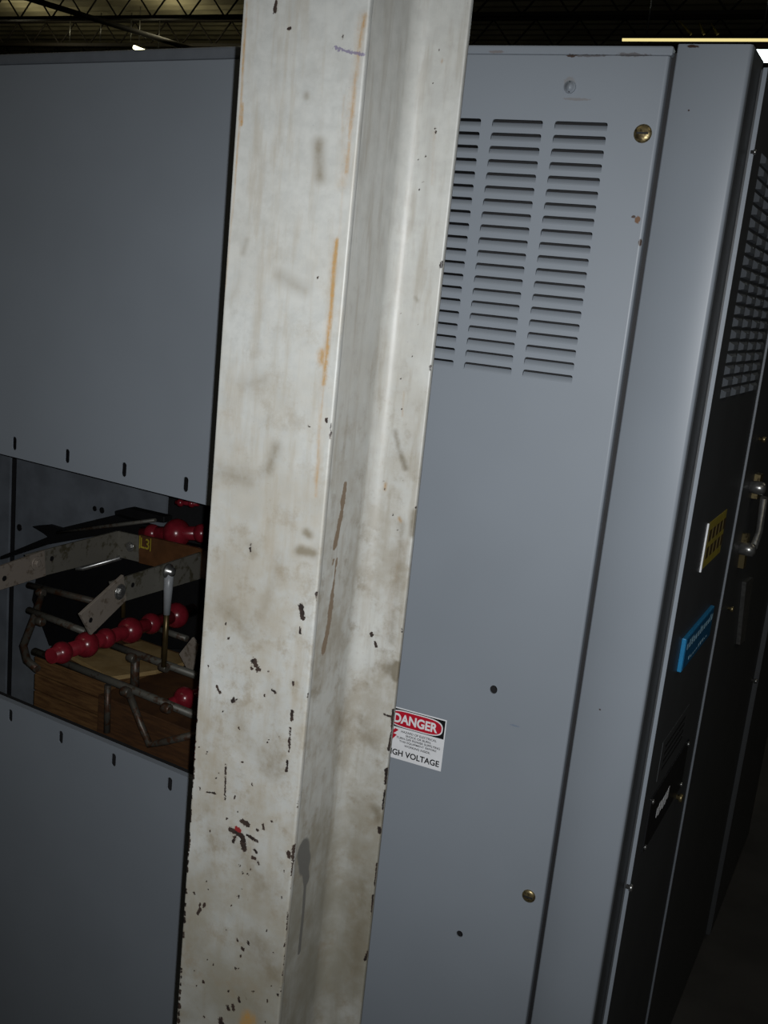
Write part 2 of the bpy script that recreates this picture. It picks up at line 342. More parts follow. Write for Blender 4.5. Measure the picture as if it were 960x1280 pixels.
# wear marks: (layer, surface, pixel polyline, radius in pixels, strength)
A, B, W = cA, cB, cW
marks = [
 # orange runs along the right side and the left rim of the near flange
 ('rust', A, [(309, 2), (305, 60), (300, 150)], 3.0, .75), ('rust', A, [(300, 150), (291, 260), (283, 340), (279, 380)], 2.6, .6), ('rust', A, [(303, 130), (302, 156)], 3, 1.0),
 ('rust', A, [(456, 20), (449, 60), (444, 110)], 6, .75), ('rust', A, [(444, 110), (438, 160), (433, 215)], 5, .8), ('rust', A, [(430, 120), (426, 200)], 4, .35),
 ('rust', A, [(421, 300), (417, 340), (413, 395)], 4.5, 1.05), ('rust', A, [(413, 395), (408, 450), (405, 480)], 5, 1.1), ('rust', A, [(403, 443), (402, 450)], 12, .85), ('rust', A, [(405, 480), (399, 540), (395, 620)], 4, .6),
 ('rust', A, [(428, 240), (424, 300)], 5, .3), ('rust', A, [(312, 1274), (308, 1282)], 15, 1.1), ('rust', B, [(410, 1066), (409, 1073)], 5, 1.1), ('rust', B, [(499, 648), (501, 651)], 5, .8),
 ('rust', B, [(482, 605), (481, 612)], 4, .7), ('rust', B, [(553, 74), (552, 78)], 3, .6), ('rust', B, [(543, 165), (540, 230)], 4, .35), ('rust', B, [(505, 490), (503, 520)], 3, .5),
 ('rust', A, [(452, 20), (440, 130), (428, 230)], 14, .42), ('rust', A, [(418, 300), (405, 460), (396, 600)], 10, .36), ('rust', A, [(285, 520), (300, 560)], 26, .22), ('rust', A, [(330, 650), (350, 720)], 24, .2), ('rust', B, [(500, 680), (485, 790)], 16, .25),
 # grime clouds
 ('grime', A, [(398, 180), (400, 222)], 16, .8), ('grime', A, [(383, 118), (383, 121)], 8, .8), ('grime', A, [(308, 300), (304, 316)], 9, .6), ('grime', A, [(350, 345), (380, 362)], 18, .6), ('grime', A, [(300, 345), (292, 370)], 18, .4),
 ('grime', A, [(345, 560), (335, 588)], 16, .8), ('grime', A, [(275, 590), (310, 600)], 24, .65), ('grime', A, [(310, 480), (330, 475)], 20, .5), ('grime', A, [(383, 666), (386, 668)], 11, 1.0), ('grime', A, [(374, 688), (392, 692)], 11, 1.05),
 ('grime', A, [(312, 680), (316, 690)], 14, .6), ('grime', A, [(280, 760), (310, 790)], 30, .6), ('grime', A, [(330, 760), (350, 700)], 26, .45), ('grime', A, [(300, 900), (330, 960)], 36, .5), ('grime', A, [(340, 860), (350, 960)], 30, .5),
 ('grime', A, [(290, 1050), (330, 1110)], 34, .6), ('grime', A, [(320, 1180), (345, 1220)], 34, .8), ('grime', A, [(300, 1240), (320, 1262)], 26, .5), ('grime', A, [(258, 1000), (262, 1100)], 22, .4),
 ('grime', B, [(494, 540), (498, 560), (507, 585)], 7, .95), ('grime', B, [(503, 655), (497, 720), (488, 800)], 18, .55), ('grime', B, [(488, 836), (492, 840)], 15, 1.05), ('grime', B, [(470, 1012), (472, 1022)], 11, 1.2), ('grime', B, [(450, 900), (470, 940)], 24, .5),
 ('grime', B, [(455, 1100), (440, 1240)], 28, .7), ('grime', B, [(519, 640), (517, 668)], 7, 1.15), ('grime', B, [(497, 830), (495, 848)], 7, 1.1), ('grime', B, [(540, 150), (530, 260)], 14, .4), ('grime', W, [(452, 190), (450, 215)], 12, .5),
 ('grime', B, [(490, 360), (487, 372)], 5, .9), ('grime', B, [(519, 372), (522, 376)], 5, .7),
 # grey drip on the web
 ('drip', W, [(379, 1062), (381, 1080)], 11, 1.0), ('drip', W, [(381, 1080), (383, 1100)], 6, 1.0), ('drip', W, [(382, 1098), (379, 1140), (374, 1190)], 2.6, 1.0),
 # peeled strips on the web
 ('peel', W, [(432, 605), (427, 640), (419, 682)], 4.6, 1.1), ('peel', W, [(417, 700), (416, 706)], 2.6, .9), ('peel', W, [(421, 700), (415, 745)], 2.6, .85), ('peel', W, [(415, 745), (411, 780), (404, 814)], 4.6, 1.1), ('peel', W, [(433, 600), (432, 612)], 2, .9),
 # chips
 ('chip', A, [(345, 2), (344, 14)], 2.6, 1), ('chip', A, [(363, 35), (361, 36)], 2.8, 1), ('chip', A, [(428, 45), (428, 47)], 2.4, .9), ('ink', A, [(417, 59), (430, 63), (443, 66), (455, 68)], 3.2, 1), ('chip', A, [(461, 64), (462, 68)], 2.4, .8),
 ('chip', A, [(276, 384), (275, 402)], 3.6, 1.1), ('chip', A, [(397, 346), (397, 347)], 2.4, 1), ('chip', A, [(408, 524), (408, 528)], 2.8, 1), ('chip', A, [(386, 532), (387, 533)], 2.2, .9), ('chip', A, [(414, 530), (413, 548)], 2, .75),
 ('chip', A, [(376, 758), (378, 772)], 5, 1.1), ('chip', A, [(375, 784), (375, 792)], 2.4, .9), ('chip', A, [(396, 742), (397, 750)], 3.6, 1.1), ('chip', A, [(313, 680), (313, 690)], 2.2, .8), ('chip', A, [(318, 826), (322, 836)], 6, .9), ('chip', A, [(314, 834), (315, 836)], 3, .9),
 ('chip', A, [(292, 875), (291, 877)], 4.4, 1), ('chip', A, [(271, 858), (275, 866)], 2.6, 1), ('chip', A, [(340, 862), (345, 866)], 2.2, .9), ('chip', A, [(260, 832), (260, 834)], 2.4, .9), ('chip', A, [(365, 889), (365, 900)], 3.2, .95), ('chip', A, [(366, 852), (367, 856)], 2.2, .9),
 ('chip', A, [(363, 910), (361, 940)], 2.4, .75), ('chip', A, [(359, 952), (358, 964)], 2.8, .85), ('chip', A, [(282, 956), (281, 1000)], 2.2, .75), ('chip', A, [(258, 990), (270, 992)], 2, .75),
 ('chip', A, [(303, 1026), (309, 1030)], 5, 1.05), ('chip', A, [(289, 1037), (298, 1042), (304, 1048)], 5, 1.05), ('chip', A, [(304, 1052), (305, 1060)], 5.5, 1.05), ('chip', A, [(309, 1044), (322, 1052)], 3, .9), ('chip', A, [(294, 1046), (291, 1052)], 3.2, .9),
 ('chip', A, [(316, 1072), (318, 1073)], 3.4, 1), ('chip', A, [(322, 1078), (323, 1080)], 2.8, 1), ('chip', A, [(321, 1037), (322, 1038)], 2.6, 1), ('chip', A, [(329, 1031), (330, 1036)], 2.6, .95), ('chip', A, [(339, 1026), (340, 1027)], 2.2, .9), ('chip', A, [(318, 1062), (321, 1066)], 2.6, .9),
 ('chip', A, [(360, 1066), (361, 1070)], 4, .95), ('chip', A, [(250, 1136), (247, 1142)], 3, 1), ('chip', A, [(256, 1130), (255, 1133)], 2.4, .9), ('chip', A, [(303, 1185), (304, 1187)], 3, 1), ('chip', A, [(310, 1178), (311, 1180)], 2.6, .9), ('chip', A, [(296, 1174), (297, 1176)], 2.4, .9),
 ('chip', A, [(284, 1258), (286, 1262)], 3, .9), ('chip', A, [(254, 1226), (254, 1228)], 2.6, .9), ('chip', A, [(291, 1256), (292, 1262)], 2.6, .9), ('chip', A, [(275, 1275), (277, 1281)], 5, .9), ('chip', A, [(298, 1246), (299, 1252)], 2.4, .9),
 ('red', A, [(296, 1036), (299, 1038)], 5, 1.1),
 # chipped right lip of the near flange
 ('chip', A, [(386, 868), (385, 874)], 3, 1), ('chip', A, [(376, 996), (374, 1010)], 4, 1.05), ('chip', A, [(369, 1060), (368, 1080)], 5.5, 1.15), ('chip', A, [(367, 1080), (365, 1094)], 3.4, 1), ('chip', A, [(366, 1106), (365, 1112)], 3.8, 1.05), ('chip', A, [(361, 1140), (358, 1185)], 2.8, .95), ('chip', A, [(357, 1195), (354, 1225)], 3, .95), ('chip', A, [(353, 1235), (351, 1275)], 2.8, .9),
 # right rim of the far flange
 ('chip', B, [(480, 893), (490, 896)], 2, .95), ('chip', B, [(492, 888), (490, 915)], 3.2, 1.0), ('chip', B, [(490, 915), (486, 938)], 2.8, 1.0), ('chip', B, [(484, 962), (483, 980)], 4, 1.1), ('chip', B, [(482, 990), (480, 1012)], 3.8, 1.1), ('chip', B, [(474, 1036), (475, 1040)], 3.8, 1.05), ('chip', B, [(472, 1080), (469, 1108)], 2.8, .95), ('chip', B, [(466, 1120), (464, 1160)], 2.4, .85), ('chip', B, [(460, 1190), (456, 1200)], 2.6, .9),
 ('chip', B, [(464, 792), (465, 794)], 3, 1), ('chip', B, [(469, 803), (470, 808)], 2.6, 1), ('chip', B, [(490, 366), (488, 371)], 2.6, .9), ('chip', B, [(463, 541), (464, 542)], 2, .9), ('chip', B, [(552, 328), (551, 334)], 3, 1), ('chip', B, [(538, 458), (538, 462)], 2.4, .9), ('chip', B, [(422, 1236), (422, 1240)], 2.4, .9), ('chip', B, [(413, 1092), (414, 1094)], 2, .9), ('chip', B, [(500, 312), (501, 313)], 1.8, .8), ('chip', B, [(544, 160), (545, 166)], 2, .8), ('chip', B, [(520, 634), (520, 637)], 2.4, .9), ('chip', B, [(503, 786), (503, 790)], 2.2, .9),
]
# small random nicks on rims, thicker towards the lower part
for py in np.arange(860, 1280, 9.0):
    if random.random() < .65: x = 246.5-(py-870)*.0585; marks.append(('chip', A, [(x, py), (x, py+random.uniform(2, 7))], random.uniform(1.8, 3.4), random.uniform(.75, 1.05)))
for py in (700, 735, 742, 770, 812, 820, 838, 845): marks.append(('chip', A, [(262-(py-590)*.0585, py), (262-(py-590)*.0585, py+3)], random.uniform(1.8, 3.2), .95))
for py in np.arange(868, 955, 8.0): x = 245-(py-870)*.0585; marks.append(('red', A, [(x, py), (x, py+5)], 4.2, .95))
for _ in range(60):
    py = 700+580*math.sqrt(random.random()); x = random.uniform(255-(py-700)*.05, 372-(py-900)*.05); marks.append(('chip', A, [(x, py), (x+random.uniform(-1, 1), py+random.uniform(0, 3))], random.uniform(1.2, 2.0), .85))
for _ in range(40):
    py = random.uniform(60, 720); marks.append(('chip', B, [(random.uniform(505, 560)-(py-60)*.1, py)]*2, random.uniform(1.1, 1.7), .8))
layers = {k: np.zeros(len(V)) for k in ('rust', 'grime', 'chip', 'peel', 'drip', 'ink', 'red')}
front = (V[:, 2] > 0.6) & (V[:, 2] < 2.12)
fi = np.where(front)[0]; FV = V[fi]; order = np.argsort(FV[:, 2], kind='stable'); fi = fi[order]; FV = FV[order]; FZ = FV[:, 2]
for lay, fn, pts, rpx, st in marks:
    P3 = [fn(*p) for p in pts]; r = rpx*np.linalg.norm(P3[0]-CAM)/FPX*(2.0 if fn is cW else 1.12)
    zz = [p[2] for p in P3]; i0, i1 = np.searchsorted(FZ, [min(zz)-r, max(zz)+r])
    if i1 <= i0: continue
    X = FV[i0:i1]; best = np.full(i1-i0, 1e9)
    for p, q in zip(P3[:-1], P3[1:]):
        d = q-p; L2 = d@d+1e-12; t = np.clip(((X-p)@d)/L2, 0, 1); best = np.minimum(best, np.linalg.norm(X-p-t[:, None]*d, axis=1))
    val = st*np.clip(1-best/r, 0, 1)
    idx = fi[i0:i1]
    if lay == 'grime': layers[lay][idx] = np.clip(layers[lay][idx]+val*.8, 0, 1.2)
    else: layers[lay][idx] = np.maximum(layers[lay][idx], val)
layers['inner'] = ((V[:, 1] > CA+CT-1e-4) & (V[:, 1] < YB+1e-4)).astype(float)      # faces between the flanges get lighter paint
for k, arr in layers.items():
    at = me.attributes.new(k, 'FLOAT', 'POINT'); at.data.foreach_set('value', arr.astype(np.float32))
m, nt, b = new_mat('chipped_white_paint')
def attr(k): n = nt.nodes.new('ShaderNodeAttribute'); n.attribute_name = k; return n.outputs['Fac']
n1 = noise(nt, 9, 5, 0.6); n2 = noise(nt, 45, 5, 0.65); n3 = noise(nt, 330, 4, 0.7); n6 = noise(nt, 150, 6, 0.75); n5 = noise(nt, 70, 5, 0.7, stretch=(1, 1, 0.22)); n4 = noise(nt, 60, 4, 0.6, stretch=(1, 1, 0.12))
c = mixc(nt, ramp(nt, n2, 0.3, 0.7), (0.268, 0.272, 0.258), (0.322, 0.327, 0.313))
c = mixc(nt, attr('inner'), c, mixc(nt, ramp(nt, n2, 0.3, 0.7), (0.345, 0.347, 0.327), (0.405, 0.408, 0.386)))
c = mixc(nt, ramp(nt, n4, 0.46, 0.72, 0, .45), c, (0.225, 0.20, 0.155))
# handling dirt is heavier on the lower two metres of the column
geo = nt.nodes.new('ShaderNodeNewGeometry'); sx = nt.nodes.new('ShaderNodeSeparateXYZ'); nt.links.new(geo.outputs['Position'], sx.inputs[0])
low = ramp(nt, sx.outputs[2], 1.95, 1.15, 0.0, 1.0)
dirt = mth(nt, 'MULTIPLY', ramp(nt, mth(nt, 'ADD', mth(nt, 'MULTIPLY', n1, .6), mth(nt, 'MULTIPLY', n2, .4)), 0.38, 0.62), mth(nt, 'MULTIPLY_ADD', low, .62, .10))
c = mixc(nt, dirt, c, (0.19, 0.165, 0.12))
low2 = mth(nt, 'MULTIPLY', ramp(nt, sx.outputs[2], 1.12, 0.72, 0.0, 0.72), ramp(nt, n1, 0.25, 0.6, 0.6, 1.0))
c = mixc(nt, low2, c, (0.135, 0.128, 0.098))
blot = mth(nt, 'MULTIPLY', ramp(nt, noise(nt, 28, 6, 0.7), 0.50, 0.72), mth(nt, 'MULTIPLY_ADD', low, .58, .10))
c = mixc(nt, blot, c, (0.165, 0.14, 0.10))
gr = ramp(nt, mth(nt, 'MULTIPLY', attr('grime'), mth(nt, 'MULTIPLY_ADD', n2, 1.6, 0.15)), 0.08, 0.85, 0, .85)
c = mixc(nt, gr, c, (0.12, 0.102, 0.070))
ru = ramp(nt, mth(nt, 'MULTIPLY', attr('rust'), mth(nt, 'ADD', mth(nt, 'MULTIPLY_ADD', n5, 2.6, -1.0), mth(nt, 'MULTIPLY', n6, 1.2))), 0.06, 1.0, 0, .9)
c = mixc(nt, ru, c, mixc(nt, ramp(nt, n3, .35, .65), (0.25, 0.135, 0.036), (0.22, 0.145, 0.06)))
pe = ramp(nt, mth(nt, 'MULTIPLY', mth(nt, 'ADD', mth(nt, 'MULTIPLY_ADD', mth(nt, 'SUBTRACT', n2, .5), 1.5, attr('peel')), mth(nt, 'MULTIPLY', mth(nt, 'SUBTRACT', n6, .5), 1.2)), ramp(nt, attr('peel'), 0, .08)), 0.40, 0.48); c = mixc(nt, pe, c, (0.15, 0.108, 0.07))
dr = ramp(nt, mth(nt, 'MULTIPLY_ADD', mth(nt, 'SUBTRACT', n2, .5), .3, attr('drip')), 0.25, 0.45); c = mixc(nt, dr, c, (0.10, 0.098, 0.09))
ik = ramp(nt, mth(nt, 'MULTIPLY_ADD', mth(nt, 'SUBTRACT', n3, .5), 2.2, attr('ink')), 0.4, 0.6, 0, .7); c = mixc(nt, ik, c, (0.08, 0.062, 0.13))
hal = mth(nt, 'MULTIPLY', ramp(nt, attr('chip'), 0.02, 0.5, 0, .55), ramp(nt, n6, .35, .65)); c = mixc(nt, hal, c, (0.13, 0.10, 0.07))
spk = mth(nt, 'MULTIPLY', ramp(nt, n6, 0.60, 0.72), mth(nt, 'MULTIPLY_ADD', low, .40, .10)); c = mixc(nt, spk, c, (0.15, 0.12, 0.085))
sp2 = ramp(nt, n6, 0.36, 0.24, 0, .30); c = mixc(nt, sp2, c, (0.36, 0.36, 0.345))
chn = mth(nt, 'MULTIPLY_ADD', mth(nt, 'SUBTRACT', n3, .5), 1.1, mth(nt, 'MULTIPLY_ADD', mth(nt, 'SUBTRACT', n6, .5), 1.5, attr('chip')))
ch = ramp(nt, mth(nt, 'MULTIPLY', chn, ramp(nt, attr('chip'), 0.0, 0.06)), 0.34, 0.42)
c = mixc(nt, ch, c, mixc(nt, ramp(nt, n2, .4, .6), (0.012, 0.009, 0.008), (0.028, 0.019, 0.015)))
rd = ramp(nt, mth(nt, 'MULTIPLY', mth(nt, 'MULTIPLY_ADD', mth(nt, 'SUBTRACT', n3, .5), 1.6, attr('red')), ramp(nt, attr('red'), 0, .06)), 0.45, 0.55)
c = mixc(nt, rd, c, (0.14, 0.014, 0.014))
nt.links.new(c, b.inputs['Base Color']); b.inputs['Roughness'].default_value = 0.45; b.inputs['Specular IOR Level'].default_value = 0.4; b.inputs['Diffuse Roughness'].default_value = 0.15
hh = mth(nt, 'SUBTRACT', mth(nt, 'MULTIPLY_ADD', n2, .35, mth(nt, 'MULTIPLY', n3, .12)), mth(nt, 'MULTIPLY', ch, .8))
bump(nt, b, hh, 0.35, 0.0012)
me.materials.append(m)

# ------------------------------------------------------------------ sheet-metal panel with real openings
def panel(fn, u0, u1, z0, z1, openings, t=0.003, ret=0.02):
    """fn(u, depth, z) -> world. openings: list of (cell u0,u1,z0,z1, outline [(u,z)...])"""
    us = sorted({round(x, 6) for x in [u0, u1]+[o[0] for o in openings]+[o[1] for o in openings]}); zc = sorted({round(x, 6) for x in [z0, z1]+[o[2] for o in openings]+[o[3] for o in openings]})
    mb = MB()
    for a, b_ in zip(us[:-1], us[1:]):
        run = None
        for k, (c_, d_) in enumerate(zip(zc[:-1], zc[1:])):
            mu, mz = (a+b_)/2, (c_+d_)/2
            inside = any(o[0] < mu < o[1] and o[2] < mz < o[3] for o in openings)
            if not inside:
                if run is None: run = c_
                end = d_
            if (inside or k == len(zc)-2) and run is not None:
                mb.add([fn(a, 0, run), fn(b_, 0, run), fn(b_, 0, end), fn(a, 0, end)], [(0, 1, 2, 3)]); run = None
    for cu0, cu1, cz0, cz1, out in openings:
        n = len(out); cu = (cu0+cu1)/2; q = []
        for i in range(n):                      # outline with points added where it crosses the cell's middle line
            a_, b2 = out[i], out[(i+1) % n]; q.append(a_)
            if (a_[0]-cu)*(b2[0]-cu) < -1e-14: k = (cu-a_[0])/(b2[0]-a_[0]); q.append((cu, a_[1]+k*(b2[1]-a_[1])))
        m_ = [p for p in q if abs(p[0]-cu) < 1e-7]; top = max(m_, key=lambda p: p[1]); bot = min(m_, key=lambda p: p[1])
        rt = sorted([p for p in q if p[0] > cu+1e-7], key=lambda p: math.atan2(p[1]-(cz0+cz1)/2, p[0]-cu)); lt = sorted([p for p in q if p[0] < cu-1e-7], key=lambda p: math.atan2(p[1]-(cz0+cz1)/2, -(p[0]-cu)))
        for side_, ce in ((rt, cu1), (lt, cu0)):
            loop = [(cu, cz0), (ce, cz0), (ce, cz1), (cu, cz1), top]+side_[::-1]+[bot]
            mb.add([fn(u, 0, z) for u, z in loop], [tuple(range(len(loop)))])
        mb.add([fn(u, 0, z) for u, z in out]+[fn(u, t, z) for u, z in out], [(i, n+i, n+(i+1) % n, (i+1) % n) for i in range(n)])
    for (ua, za, ub, zb) in ((u0, z0, u1, z0), (u1, z0, u1, z1), (u1, z1, u0, z1), (u0, z1, u0, z0)):
        mb.add([fn(ua, 0, za), fn(ub, 0, zb), fn(ub, ret, zb), fn(ua, ret, za)], [(0, 1, 2, 3)])
    return mb
def ellipse(cu, cz, ru, rz, n=16): return [(cu+ru*math.cos(2*math.pi*k/n), cz+rz*math.sin(2*math.pi*k/n)) for k in range(n)]
def slot(cu, cz, r, h, n=16):
    o = []
    for k in range(n):
        a = 2*math.pi*(k+.5)/n; o.append((cu+r*math.cos(a), cz+r*math.sin(a)+(h if math.sin(a) > 0 else -h)))
    return o

# ------------------------------------------------------------------ right-hand cabinet
def fbox(s0, s1, n0, n1, z0, z1): return MB().box(s0, s1, n0, n1, z0, z1, fn=Fp)
CZ = 2.207; PB = FZ0+0.02
cab = thing('switchgear_cabinet', (-0.45, YP+.3, FZ0), 'grey steel switchgear cabinet with louvred side panel, right of the white column', 'cabinet')
XG = -0.3755                                    # right edge of the side panel
P_l = onR(694, 151); P_r = onR(760, 153.6); LZ = (P_l[2]+P_r[2])/2; LW = P_r[0]-P_l[0]; PITCHZ = 0.471/19
cols = [P_l[0], onR(616, 149)[0]]; colpitch = cols[0]-cols[1]; cols.append(cols[1]-colpitch)
LH = 0.0150
ops = []
for cx in cols:
    for k in range(20):
        zt = LZ-k*PITCHZ; r = 0.004
        out = [(cx+LW, zt-LH), (cx+LW, zt-r), (cx+LW-r*.3, zt-r*.3), (cx+LW-r, zt), (cx+r, zt), (cx+r*.3, zt-r*.3), (cx, zt-r), (cx, zt-LH)]
        ops.append((cx-.004, cx+LW+.004, zt-LH-.004, zt+.0035, out))
for px, py, ru, rz in ((617, 862, .0082, .0095), (574.5, 1167.5, .0075, .008)):
    q = onR(px, py); ops.append((q[0]-.015, q[0]+.015, q[2]-.015, q[2]+.015, ellipse(q[0], q[2], ru, rz)))
mb = panel(lambda u, d, z: (u, YP+d, z), -0.80, XG-.006, PB, CZ, ops, ret=0.002)
# rounded right-hand fold of the panel
arcp = [(XG-.006+.006*math.sin(t), YP+.006-.006*math.cos(t)) for t in np.linspace(0, math.pi/2, 7)]+[(XG, YP+.03)]
mb.add([(x, y, z) for x, y in arcp for z in (PB, CZ)], [(2*i, 2*i+2, 2*i+3, 2*i+1) for i in range(len(arcp)-1)], True)
side = mb.build('side_panel', M['panel'], cab)
lm = MB(); dz, dp_ = 0.0046, 0.0082
segs = 5; prof = []
for i in range(segs+1):
    t = i/segs; prof.append((-LH+(LH-dz)*(t**0.85), dp_*t**1.25))
lv = []; lf = []
for z, d in prof: lv += [(0, d, z), (LW, d, z)]
lf += [(2*i, 2*i+1, 2*i+3, 2*i+2) for i in range(segs)]
nb = len(lv)
for s_, x in ((0, 0), (1, LW)):
    lv += [(x, 0, z) for z, d in prof]
    o0 = nb+s_*(segs+1); lf += [(2*i+s_, o0+i, o0+i+1, 2*i+2+s_) for i in range(segs)]
lmesh = bpy.data.meshes.new('louver'); lmesh.from_pydata(lv, [], lf); lmesh.materials.append(M['grey'])
for cx in cols:
    for k in range(20):
        o = bpy.data.objects.new('louver', lmesh); COL.objects.link(o); o.parent = side; o.location = (cx-cab.location[0], YP+.0004-cab.location[1], LZ-k*PITCHZ-FZ0)
# body shell behind the panel
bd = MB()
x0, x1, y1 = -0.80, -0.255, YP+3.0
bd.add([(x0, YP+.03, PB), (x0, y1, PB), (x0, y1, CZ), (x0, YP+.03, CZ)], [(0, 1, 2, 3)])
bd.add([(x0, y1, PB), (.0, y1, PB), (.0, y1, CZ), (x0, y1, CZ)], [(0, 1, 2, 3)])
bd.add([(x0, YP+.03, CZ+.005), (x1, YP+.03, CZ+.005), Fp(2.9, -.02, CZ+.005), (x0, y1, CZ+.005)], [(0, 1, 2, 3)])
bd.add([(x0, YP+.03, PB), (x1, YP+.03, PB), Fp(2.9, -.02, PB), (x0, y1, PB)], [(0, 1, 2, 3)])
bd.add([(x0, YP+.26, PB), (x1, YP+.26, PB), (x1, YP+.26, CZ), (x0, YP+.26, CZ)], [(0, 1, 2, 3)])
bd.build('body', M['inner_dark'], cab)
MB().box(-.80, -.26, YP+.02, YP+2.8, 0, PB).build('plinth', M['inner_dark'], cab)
MB().box(-.80, -.372, YP+.004, YP+.03, CZ+.002, 2.226).build('top_trim', M['panel'], cab, bevel=.004)
MB().box(-.996, -.802, YP+.001, YP+.004, PB, 2.226).build('filler_strip', M['grey'], cab)
tb = MB(); tb.box(XG, -.362, YP+.022, YP+.03, PB, CZ+.01); tb.build('groove_strip', M['inner_dark'], cab)
# corner post: rounded corner, return along the front
pr = [(-.3645, YP+.03), (-.3645, YP+.003), (-.3625, YP)]; rc = .008
cxa, cya = Fp(rc, -rc, 0)[:2]
for t in np.linspace(-90, -4, 10): pr.append((cxa+rc*math.cos(math.radians(t)), YP+rc+rc*math.sin(math.radians(t))))
e = Fp(.020, 0, 0); pr.append((e[0], e[1]))
fbox(.0195, .125, -.004, .0, PB, 2.2275).build('front_return', M['frontgrey'], cab)  # dark door enamel puts the grazing shade of this band into its colour
cp = MB(); ztp = 2.2275
cp.add([(x, y, z) for x, y in pr for z in (PB, ztp)], [(2*i, 2*i+2, 2*i+3, 2*i+1) for i in range(len(pr)-1)], False)
cp.add([(x, y, ztp) for x, y in pr]+[(-.3645, pr[-1][1], ztp)], [tuple(range(len(pr)+1))])
for i in range(3, 12): cp.sm[i-1] = True
cp.build('corner_post', M['post'], cab)
# fasteners on the side panel
def fastener(px, py, r, mat, slot_=True, h=.006, lab=None):
    q = onR(px, py)
    b_ = MB().lathe(q+np.array([0, .001, 0]), (0, -1, 0), [(0, r), (h*.35, r), (h*.7, r*.86), (h*.92, r*.5), (h, 0.0)], 20).build('fastener', mat, cab)
    if lab: b_['label'] = lab
    if slot_: MB().box(q[0]-r*.62, q[0]+r*.62, q[1]-h-.0008, q[1]-h*.6, q[2]-r*.10, q[2]+r*.10).build('slot', M['inner_dark'], cab, b_)
fastener(803.5, 167, .0168, M['brass'], lab='dull brass slotted fastener near the top')
fastener(661, 1120, .0150, M['brass'], lab='dull brass fastener low on the panel')
q = onR(712.5, 109); b_ = MB().lathe(q, (0, -1, 0), [(0, .0115), (.004, .0112), (.0045, .0085), (.002, .0075), (.0015, .0)], 18).build('plug', M['grey'], cab); b_['label'] = 'grey painted round plug'
# front section: doors that stand proud of the post
d1 = fbox(.112, .722, -.02, .012, PB, 2.212).build('front_door', M['frontgrey'], cab, bevel=.002)
d2 = fbox(.727, 1.93, -.02, .017, PB, 2.212).build('front_door', M['frontgrey'], cab, bevel=.0015)
d3 = fbox(1.935, 2.9, -.02, .034, PB, 2.212).build('front_door', M['frontgrey'], cab, bevel=.002)
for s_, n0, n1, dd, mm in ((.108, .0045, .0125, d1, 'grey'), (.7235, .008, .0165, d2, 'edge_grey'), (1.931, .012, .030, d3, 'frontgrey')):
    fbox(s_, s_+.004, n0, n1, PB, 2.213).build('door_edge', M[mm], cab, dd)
# hooded vents pressed into the first front door
hv = []; Lh, Hh, Ph = .100, .0185, .007
hm = MB()
for s_ in (0, Lh): hv += [Fp(s_, 0, 0)-OF, Fp(s_+(.022 if s_ == 0 else -.022), Ph, Hh*.15)-OF, Fp(s_+(.022 if s_ == 0 else -.022), Ph, Hh*.7)-OF, Fp(s_, 0, Hh)-OF]
hm.add(hv, [(0, 4, 5, 1), (1, 5, 6, 2), (2, 6, 7, 3), (0, 1, 2, 3), (4, 7, 6, 5)])
vent0 = None
for c_ in range(4):
    for k in range(20):
        P = Fp(.195+c_*.122, .0121, 2.058-k*.0242)-np.array(cab.location)
        if vent0 is None: vent0 = hm.build('vent_hood', M['edge_grey'], None); vent0.parent = d1; vent0.location = tuple(P)
        else: copy_child(vent0, d1, P)
def knob(px, py, n, r, h, mat, parent):
    q = onF(px, py, n+h*.5); s_, _, z = Fco(q); q0 = Fp(s_, n, z)
    return MB().lathe(q0, NF, [(0, r*.6), (h*.45, r*.6), (h*.5, r), (h*.9, r), (h, r*.8), (h*1.01, 0)], 14).build('knob_fastener', mat, cab, parent)
knob(849.5, 997, .012, .011, .016, M['brass'], d1); knob(787, 1109, .012, .008, .014, M['zinc'], d1)
knob(953, 549, .017, .008, .018, M['brass'], d2); knob(913.6, 761, .017, .007, .014, M['brass'], d2); knob(943, 851, .017, .009, .02, M['zinc'], d2)
knob(942, 190, .012, .005, .01, M['zinc'], d1)
# latch handle gear on the second front door
def fquad(pxs, n, t, name, mat, parent): return MB().slab([onF(x, y, n) for x, y in pxs], NF, t).build(name, mat, cab, parent)
h1 = fquad([(951, 594), (955, 592), (949, 622), (946, 624)], .032, .015, 'latch_plate', M['brass'], d2)
MB().lathe(onF(949, 610, .040), NF, [(-.023, .016), (0, .018), (.012, .017), (.018, .008)], 16).build('latch_hub', M['zinc'], cab, h1)
h2 = fquad([(935, 668), (938, 667), (932, 708), (929, 711)], .032, .015, 'latch_plate', M['brass'], d2)
MB().lathe(onF(936, 687, .040), NF, [(-.023, .017), (0, .019), (.012, .018), (.018, .008)], 16).build('latch_hub', M['zinc'], cab, h2)
MB().tube([onF(955, 622, .05), onF(949, 665, .05), onF(942, 684, .05)], .010, 10).build('handle', M['zinc'], cab, d2)
fquad([(933, 728), (942, 722), (931, 801), (925, 806)], .03, .012, 'handle_blade', M['zinc'], d2)

